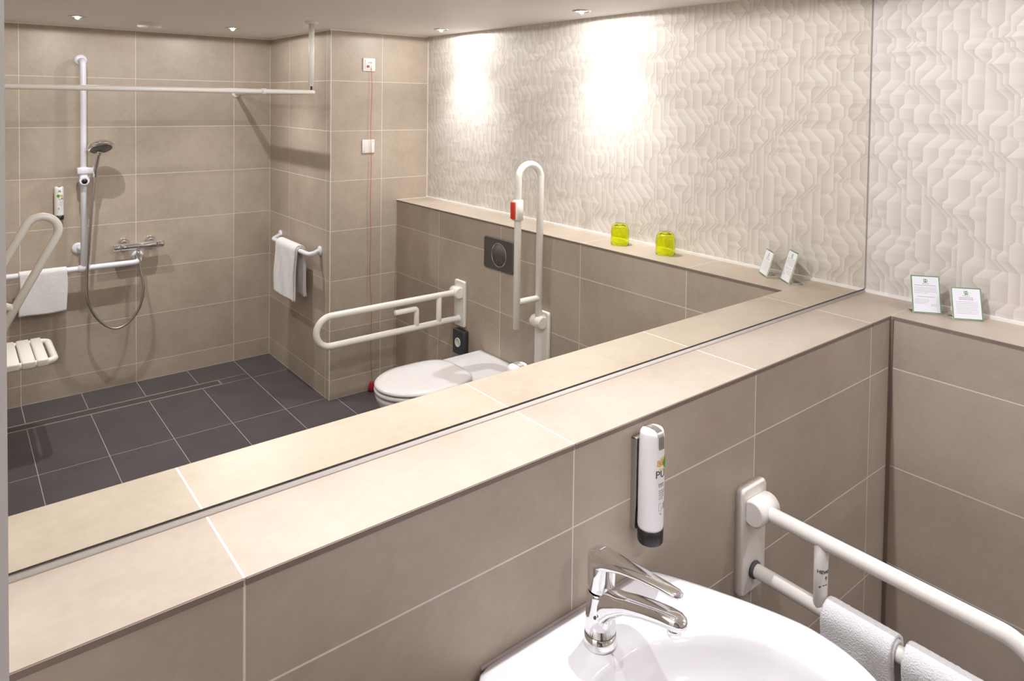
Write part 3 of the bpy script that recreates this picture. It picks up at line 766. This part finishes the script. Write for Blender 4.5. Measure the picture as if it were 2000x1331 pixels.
# ------------------------------------------------------------------ toilet side
YT = 1.762; TZL = 0.042                                              # TZL lifts the pan to its accessible height
toilet = thing('toilet', 'white wall-hung toilet with closed lid between two support rails', 'toilet', V(1.40, YT, 0.0))
def tshape(x0, x1, w, pw=2.0, n=40, sq=0.0):
    """plan outline of seat: rounded tip at x0 (towards the room), flatter back at x1"""
    pts = []; cx = x0 + (x1-x0)*0.46
    for k in range(n):
        a = 2*math.pi*k/n; c, s = math.cos(a), math.sin(a)
        L = (cx-x0) if c < 0 else (x1-cx); p = 2.0 if c < 0 else 3.6
        x = cx + L*math.copysign(abs(c)**(2/p), c); y = w*math.copysign(abs(s)**(2/p), s)
        pts.append((x, y))
    return pts
def tring(x0, x1, w, z): return [V(x, YT+y, z+TZL) for x, y in tshape(x0, x1, w)]
mb = MB(); mb.loft([tring(1.22, 1.62, 0.12, 0.11), tring(1.15, 1.60, 0.135, 0.16), tring(1.07, 1.58, 0.155, 0.24), tring(1.01, 1.50, 0.172, 0.33), tring(0.988, 1.46, 0.182, 0.385), tring(0.984, 1.44, 0.184, 0.405), tring(0.99, 1.43, 0.178, 0.410)])
mb2 = [[V(x, YT+y, z+TZL) for x, y in [(XS-0.002-a, b) for a, b in ((0, -w), (0, w), (0.22, w*1.0), (0.30, w*0.96), (0.30, -w*0.96), (0.22, -w))]] for w, z in ((0.13, 0.12), (0.165, 0.25), (0.178, 0.36), (0.180, 0.425), (0.174, 0.434))]
mb.loft(mb2, smooth=False)
part(mb, 'bowl', M['ceramic'], toilet)
mb = MB(); mb.loft([tring(0.992, 1.425, 0.176, 0.412), tring(0.980, 1.428, 0.186, 0.417), tring(0.980, 1.428, 0.186, 0.428), tring(0.988, 1.425, 0.180, 0.434)])
part(mb, 'seat_ring', M['seat_plastic'], toilet)
mb = MB(); mb.loft([tring(0.996, 1.42, 0.174, 0.437), tring(0.982, 1.43, 0.186, 0.440), tring(0.981, 1.43, 0.187, 0.447), tring(0.990, 1.425, 0.180, 0.454), tring(1.02, 1.41, 0.158, 0.4575), tring(1.10, 1.36, 0.10, 0.459), tring(1.18, 1.28, 0.03, 0.459)])
part(mb, 'lid', M['seat_plastic'], toilet)
for s in (-0.08, 0.08):
    mb = MB(); mb.tube([V(1.418, YT+s-0.02, 0.440+TZL), V(1.418, YT+s+0.02, 0.440+TZL)], 0.010, seg=12)
    part(mb, 'hinge', M['chrome'], toilet)
# flush plate
fp = thing('flush_plate', 'dark grey toilet flush plate with round button in the right wall', 'flush plate', V(XS, 1.787, 1.015))
mb = MB(); mb.loft([[V(XS-t_, 1.787+a*s, 1.015+b*s) for a, b in rrect(0.246, 0.164, 0.012, 4)] for t_, s in ((0, 1), (0.007, 1), (0.010, 0.985))])
part(mb, 'plate', M['flush'], fp)
mb = MB(); mb.lathe([(0.0615, 0.0), (0.0615, -0.003), (0.0595, -0.003), (0.0595, 0.0)], V(XS-0.0095, 1.777, 1.015), axis='x', cap0=False, cap1=False, seg=40)
part(mb, 'button_ring', M['chrome'], fp)
mb = MB(); mb.lathe([(0.0585, 0), (0.0585, -0.002), (0.001, -0.0025)], V(XS-0.0095, 1.777, 1.015), axis='x', seg=40)
part(mb, 'flush_button', M['flush'], fp)
# socket under the lowered rail
so = thing('wall_socket', 'dark framed wall socket under the lowered rail, beside the toilet', 'socket', V(XS, 2.11, 0.475))
mb = MB(); mb.loft([[V(XS-t_, 2.11+a*s, 0.475+b*s) for a, b in rrect(0.105, 0.135, 0.006, 3)] for t_, s in ((0, 1), (0.030, 1), (0.034, 0.96))])
part(mb, 'frame', M['socket_frame'], so)
mb = MB(); mb.lathe([(0.026, 0), (0.026, -0.004), (0.022, -0.005), (0.020, -0.002), (0.001, -0.002)], V(XS-0.034, 2.11, 0.475), axis='x', seg=28)
part(mb, 'socket_insert', M['nylon'], so)
# emergency pull switch with cord
ps = thing('pull_cord_switch', 'white emergency call switch with red cord on the tiled back wall', 'switch', V(1.478, YB, 2.021))
def plate_on_back(mb, x, z, w, h, t0, t1, bev=0.003): mb.box(V(x, YB-(t0+t1)/2, z), (w, t1-t0, h), bev); return mb
part(plate_on_back(MB(), 1.478, 2.021, 0.081, 0.081, 0, 0.010), 'frame', M['switch'], ps)
cp = part(plate_on_back(MB(), 1.478, 2.021, 0.058, 0.058, 0.010, 0.013, 0.001), 'cover', M['switch'], ps)
part(plate_on_back(MB(), 1.468, 2.010, 0.017, 0.015, 0.013, 0.0165, 0.001), 'red_button', M['pink_red'], ps)
mb = MB(); plate_on_back(mb, 1.482, 2.037, 0.024, 0.003, 0.013, 0.0134, 0); plate_on_back(mb, 1.480, 2.0315, 0.030, 0.004, 0.013, 0.0134, 0); plate_on_back(mb, 1.4875, 2.008, 0.003, 0.016, 0.013, 0.0137, 0)
part(mb, 'print', M['print_grey'], ps)
mb = MB(); rg = random.Random(5)
pts = [V(1.488, YB-0.016, 2.0)] + [V(1.487+0.0035*math.sin(k*1.3)+0.016*min(1, max(0, (k-12)/8)), YB-0.022-0.002*math.sin(k*0.9), 2.0-1.93*k/20) for k in range(1, 21)]
mb.tube(pts, 0.0016, seg=6, round_ends=False); part(mb, 'cord', M['cord'], ps)
mb = MB(); mb.lathe([(0.004, 0.062), (0.010, 0.058), (0.017, 0.040), (0.022, 0.018), (0.022, 0.009), (0.017, 0.0048)], V(1.503, YB-0.024, 0.0), seg=18)
part(mb, 'pull_handle', M['red_dark'], ps)
mb = MB(); mb.lathe([(0.018, 0.0), (0.0185, 0.0045), (0.010, 0.005)], V(1.503, YB-0.024, 0.0), seg=18)
part(mb, 'handle_foot', M['black'], ps)
bp_ = thing('blank_wall_plate', 'plain white square cover plate below the emergency call switch', 'cover plate', V(1.477, YB, 1.520))
part(plate_on_back(MB(), 1.477, 1.520, 0.083, 0.083, 0, 0.009), 'cover', M['switch'], bp_)
for dx, dz in ((-0.03, -0.03), (0.03, 0.03)):
    mb = MB(); mb.lathe([(0.003, 0), (0.003, 0.0006), (0.001, 0.0007)], V(1.477+dx, YB-0.009, 1.52+dz), axis='y', seg=10)
    part(mb, 'screw', M['print_grey'], bp_)

# ------------------------------------------------------------------ shower
sr = thing('shower_riser_rail', 'cool white T-shaped shower riser and grab bar on the shower wall', 'grab bar', V(0.105, YS, 0.78))
YP = YS-0.082; BZ = 0.778
def flange(mb, x, z, y=YS, r=0.034): mb.lathe([(r*0.98, 0), (r, 0.004), (r*0.9, 0.009), (r*0.55, 0.012)], V(x, y, z), axis='y', seg=28); return mb
mb = MB(); mb.tube([V(0.105, YS-0.005, 2.015), V(0.107, YP, 2.015), V(0.107, YP, BZ)], 0.0170, seg=18, bend=0.035); part(mb, 'riser_pipe', M['riser_white'], sr)
mb = MB(); mb.tube([V(0.405, YS-0.005, BZ+0.02), V(0.405, YP+0.002, BZ), V(XL+0.06, YP, BZ), V(XL+0.06, YS-0.005, BZ)], 0.0170, seg=18, bend=0.04); part(mb, 'grab_bar', M['riser_white'], sr)
mb = MB(); mb.lathe([(0.0215, -0.03), (0.0215, 0.03)], V(0.107, YP, BZ), axis='x', seg=20); part(mb, 't_joint', M['riser_white'], sr)
mb = MB(); mb.tube([V(0.09, YS-0.004, 0.888), V(0.106, YP+0.01, 0.888)], 0.012, seg=14); part(mb, 'bracket', M['riser_white'], sr)
for x, z in ((0.105, 2.02), (0.088, 0.888), (0.405, 0.803), (XL+0.06, BZ)): part(flange(MB(), x, z), 'flange', M['riser_white'], sr)
mb = MB(); mb.box(V(0.118, YP-0.004, 1.362), (0.090, 0.048, 0.038), 0.006); mb.box(V(0.107, YP, 1.33), (0.044, 0.044, 0.11), 0.008)
sl = part(mb, 'slider', M['riser_white'], sr)
mb = MB(); mb.lathe([(0.027, 0), (0.027, 0.020), (0.024, 0.024)], V(0.107, YP-0.018, 1.305), axis='y', seg=24)
kn = part(mb, 'slider_knob', M['riser_white'], sl)
mb = MB(); mb.lathe([(0.0155, 0), (0.0155, 0.001), (0.001, 0.0015)], V(0.107, YP-0.0425, 1.303), axis='y', seg=20)
part(mb, 'knob_cap', M['black'], sl)
# hand shower
hs = thing('hand_shower', 'chrome hand shower clipped to the riser rail slider', 'shower head', V(0.165, YP-0.03, 1.36))
mb = MB(); mb.tube([V(0.160, YP-0.028, 1.325), V(0.163, YP-0.036, 1.38), V(0.176, YP-0.052, 1.462), V(0.182, YP-0.060, 1.478)], [0.0125, 0.0165], seg=16, bend=0.05)
part(mb, 'handle', M['chrome'], hs)
rot = Matrix.Rotation(R(32), 3, 'X') @ Matrix.Rotation(R(7), 3, 'Y')
rot = Matrix.Rotation(R(30), 3, 'X') @ Matrix.Rotation(R(-6), 3, 'Y')
mb = MB(); mb.lathe([(0.020, 0.034), (0.048, 0.028), (0.066, 0.014), (0.0700, 0.0), (0.067, -0.010), (0.058, -0.012)], V(0.186, YP-0.070, 1.503), seg=36, rot=rot)
hd = part(mb, 'head', M['chrome'], hs)
mb = MB(); mb.lathe([(0.058, -0.012), (0.056, -0.014), (0.001, -0.014)], V(0.186, YP-0.070, 1.503), seg=32, rot=rot, cap0=False)
part(mb, 'spray_plate', M['spray'], hs)
mb = MB()
def bez(pts, n=60):
    out = []; P4 = [pts[0]] + pts + [pts[-1]]
    for i in range(len(pts)-1):
        p0, p1, p2, p3 = P4[i:i+4]
        for s in range(8):
            t_ = s/8; out.append(0.5*((2*p1) + (p2-p0)*t_ + (2*p0-5*p1+4*p2-p3)*t_*t_ + (3*p1-p0-3*p2+p3)*t_**3))
    return out + [pts[-1]]
hose_pts = bez([V(0.398, YS-0.070, 0.838), V(0.405, YP, 0.75), V(0.420, YP-0.02, 0.62), V(0.395, YP-0.03, 0.50), V(0.330, YP-0.03, 0.415), V(0.255, YP-0.03, 0.397), V(0.175, YP-0.03, 0.465),
                V(0.124, YP-0.03, 0.58), V(0.118, YP-0.03, 0.72), V(0.128, YP-0.035, 0.90), V(0.142, YP-0.035, 1.12), V(0.156, YP-0.030, 1.28), V(0.160, YP-0.028, 1.325)])
mb.tube(hose_pts, 0.0078, seg=10, round_ends=False)
ho = part(mb, 'hose', M['steel'], hs)
# thermostatic mixer
mx = thing('shower_mixer', 'chrome thermostatic bar mixer on the shower wall right of the riser', 'shower mixer', V(0.40, YS, 0.88))
YM = YS-0.062
mb = MB(); mb.lathe([(0.019, -0.100), (0.021, -0.096), (0.021, 0.094), (0.019, 0.098)], V(0.402, YM, 0.875), axis='x', seg=26); part(mb, 'bar', M['chrome'], mx)
for s in (-1, 1):
    mb = MB(); mb.lathe([(0.019, s*0.101), (0.0225, s*0.104), (0.0215, s*0.135), (0.018, s*0.142)], V(0.402, YM, 0.875), axis='x', seg=20); part(mb, 'handle', M['chrome'], mx)
    mb = MB(); mb.lathe([(0.035, 0), (0.035, 0.004), (0.028, 0.014), (0.017, 0.020), (0.016, 0.045)], V(0.402+s*0.075, YS, 0.890), axis='y', seg=30); part(mb, 'rosette', M['chrome'], mx)
mb = MB(); mb.lathe([(0.010, 0), (0.012, -0.006), (0.0095, -0.034)], V(0.398, YM, 0.857), seg=16); part(mb, 'outlet', M['chrome'], mx)
# towel on the grab bar
towel('hand_towel', 'white hand towel spread over the shower wall grab bar', 'x', V(-0.094, YP, BZ), 0.228, 0.0175, 0.232, 0.20, 0.006, 1, 21, wav=0.002)
# linear drain
dr = thing('shower_drain', 'long narrow steel-edged drain channel in the dark shower floor', 'drain', V(0.15, (DY0+DY1)/2, 0))
mb = MB(); e = 0.005
for a, b, c_, d_ in ((DX0, DX1, DY0, DY0+e), (DX0, DX1, DY1-e, DY1), (DX0, DX0+e, DY0, DY1), (DX1-e, DX1, DY0, DY1)): slab(mb, a, b, -d_, -c_, -0.02, 0.0012)
part(mb, 'frame', M['steel'], dr)
mb = MB(); slab(mb, DX0+e+0.004, DX1-e-0.004, -DY1+e+0.005, -DY0-e-0.005, -0.02, 0.0003); part(mb, 'cover', M['drain_plate'], dr)
# curtain rail
cr = thing('shower_curtain_rail', 'white L-shaped shower curtain rail hung from the ceiling by a post', 'curtain rail', V(1.0, 2.555, 1.84))
RX, RY, RZ = 1.003, 2.553, 1.842
mb = MB(); mb.tube([V(XL+0.003, RY, RZ), V(RX, RY, RZ), V(RX, YS-0.003, RZ-0.004)], 0.0125, seg=16, bend=0.022, nb=6); part(mb, 'rail', M['nylon'], cr)
mb = MB(); mb.tube([V(RX-0.012, RY+0.012, RZ+0.032), V(RX-0.012, RY+0.012, ZC-0.003)], 0.0145, seg=18, round_ends=False); part(mb, 'post', M['nylon'], cr)
mb = MB(); mb.tube([V(RX-0.012, RY+0.012, RZ+0.008), V(RX-0.012, RY+0.012, RZ+0.033)], 0.005, seg=10, round_ends=False); part(mb, 'post_screw', M['black'], cr)
mb = MB(); mb.lathe([(0.035, 0), (0.035, -0.008), (0.030, -0.012), (0.016, -0.014)], V(RX-0.012, RY+0.012, ZC), seg=26); part(mb, 'ceiling_flange', M['nylon'], cr)
mb = MB(); mb.lathe([(0.030, 0), (0.030, 0.006), (0.024, 0.010), (0.014, 0.011)], V(RX, YS, RZ-0.004), axis='y', seg=24); part(mb, 'wall_flange', M['nylon'], cr)
mb = MB(); mb.lathe([(0.030, 0), (0.030, 0.006), (0.014, 0.011)], V(XL, RY, RZ), axis='x', seg=24); part(mb, 'wall_flange', M['nylon'], cr)
mb = MB(); mb.lathe([(0.0155, -0.012), (0.0155, 0.012)], V(0.735, RY, RZ), axis='x', seg=16); part(mb, 'rail_clip', M['nylon'], cr)

# shower seat
st = thing('folding_bench', 'white slatted fold-down shower seat on the left shower wall', 'seat', V(-0.29, 3.31, 0.49))
SY0, SY1, STZ = 3.10, 3.505, 0.492
for k, (xa, xb) in enumerate(((-0.133, -0.182), (-0.186, -0.244), (-0.250, -0.309), (-0.315, -0.373), (-0.379, -0.437))):
    mb = MB(); mb.box(V((xa+xb)/2, (SY0+SY1)/2, STZ-0.016), (abs(xb-xa), SY1-SY0, 0.036), 0.008, 3); part(mb, 'slat', M['nylon'], st)
mb = MB(); mb.tube([V(-0.46, SY0+0.022, STZ-0.019), V(-0.104, SY0+0.022, STZ-0.019), V(-0.104, SY1-0.022, STZ-0.019), V(-0.46, SY1-0.022, STZ-0.019)], 0.0165, seg=16, bend=0.04, nb=8); part(mb, 'frame', M['nylon'], st)
for y in (SY0+0.04, SY1-0.04):
    mb = MB(); mb.box(V(XL+0.022, y, STZ-0.04), (0.042, 0.06, 0.14), 0.006); part(mb, 'wall_bracket', M['nylon'], st)

# towel rail on the recess wall
tr = thing('towel_rail', 'short white towel rail on the recess wall beside the shower', 'towel rail', V(XR, 3.33, 0.89))
TX, TZ = XR-0.078, 0.868
mb = MB(); mb.tube([V(XR-0.004, 3.02, TZ+0.012), V(TX, 2.97, TZ), V(TX, 3.60, TZ), V(XR-0.004, 3.66, TZ+0.012)], 0.0145, seg=16, bend=0.05, nb=7); part(mb, 'bar', M['riser_white'], tr)
for y in (3.00, 3.68): 
    mb = MB(); mb.lathe([(0.030, 0), (0.030, -0.006), (0.022, -0.011), (0.015, -0.014)], V(XR, y+ (0.01 if y < 3.3 else -0.01), TZ+0.012), axis='x', seg=24); part(mb, 'flange', M['riser_white'], tr)
towel('hand_towel', 'folded white hand towel hanging on the recess wall towel rail', 'y', V(TX, 3.30, TZ), 0.33, 0.015, 0.31, 0.29, 0.010, 2, 33, wav=0.004, flare=0.012)
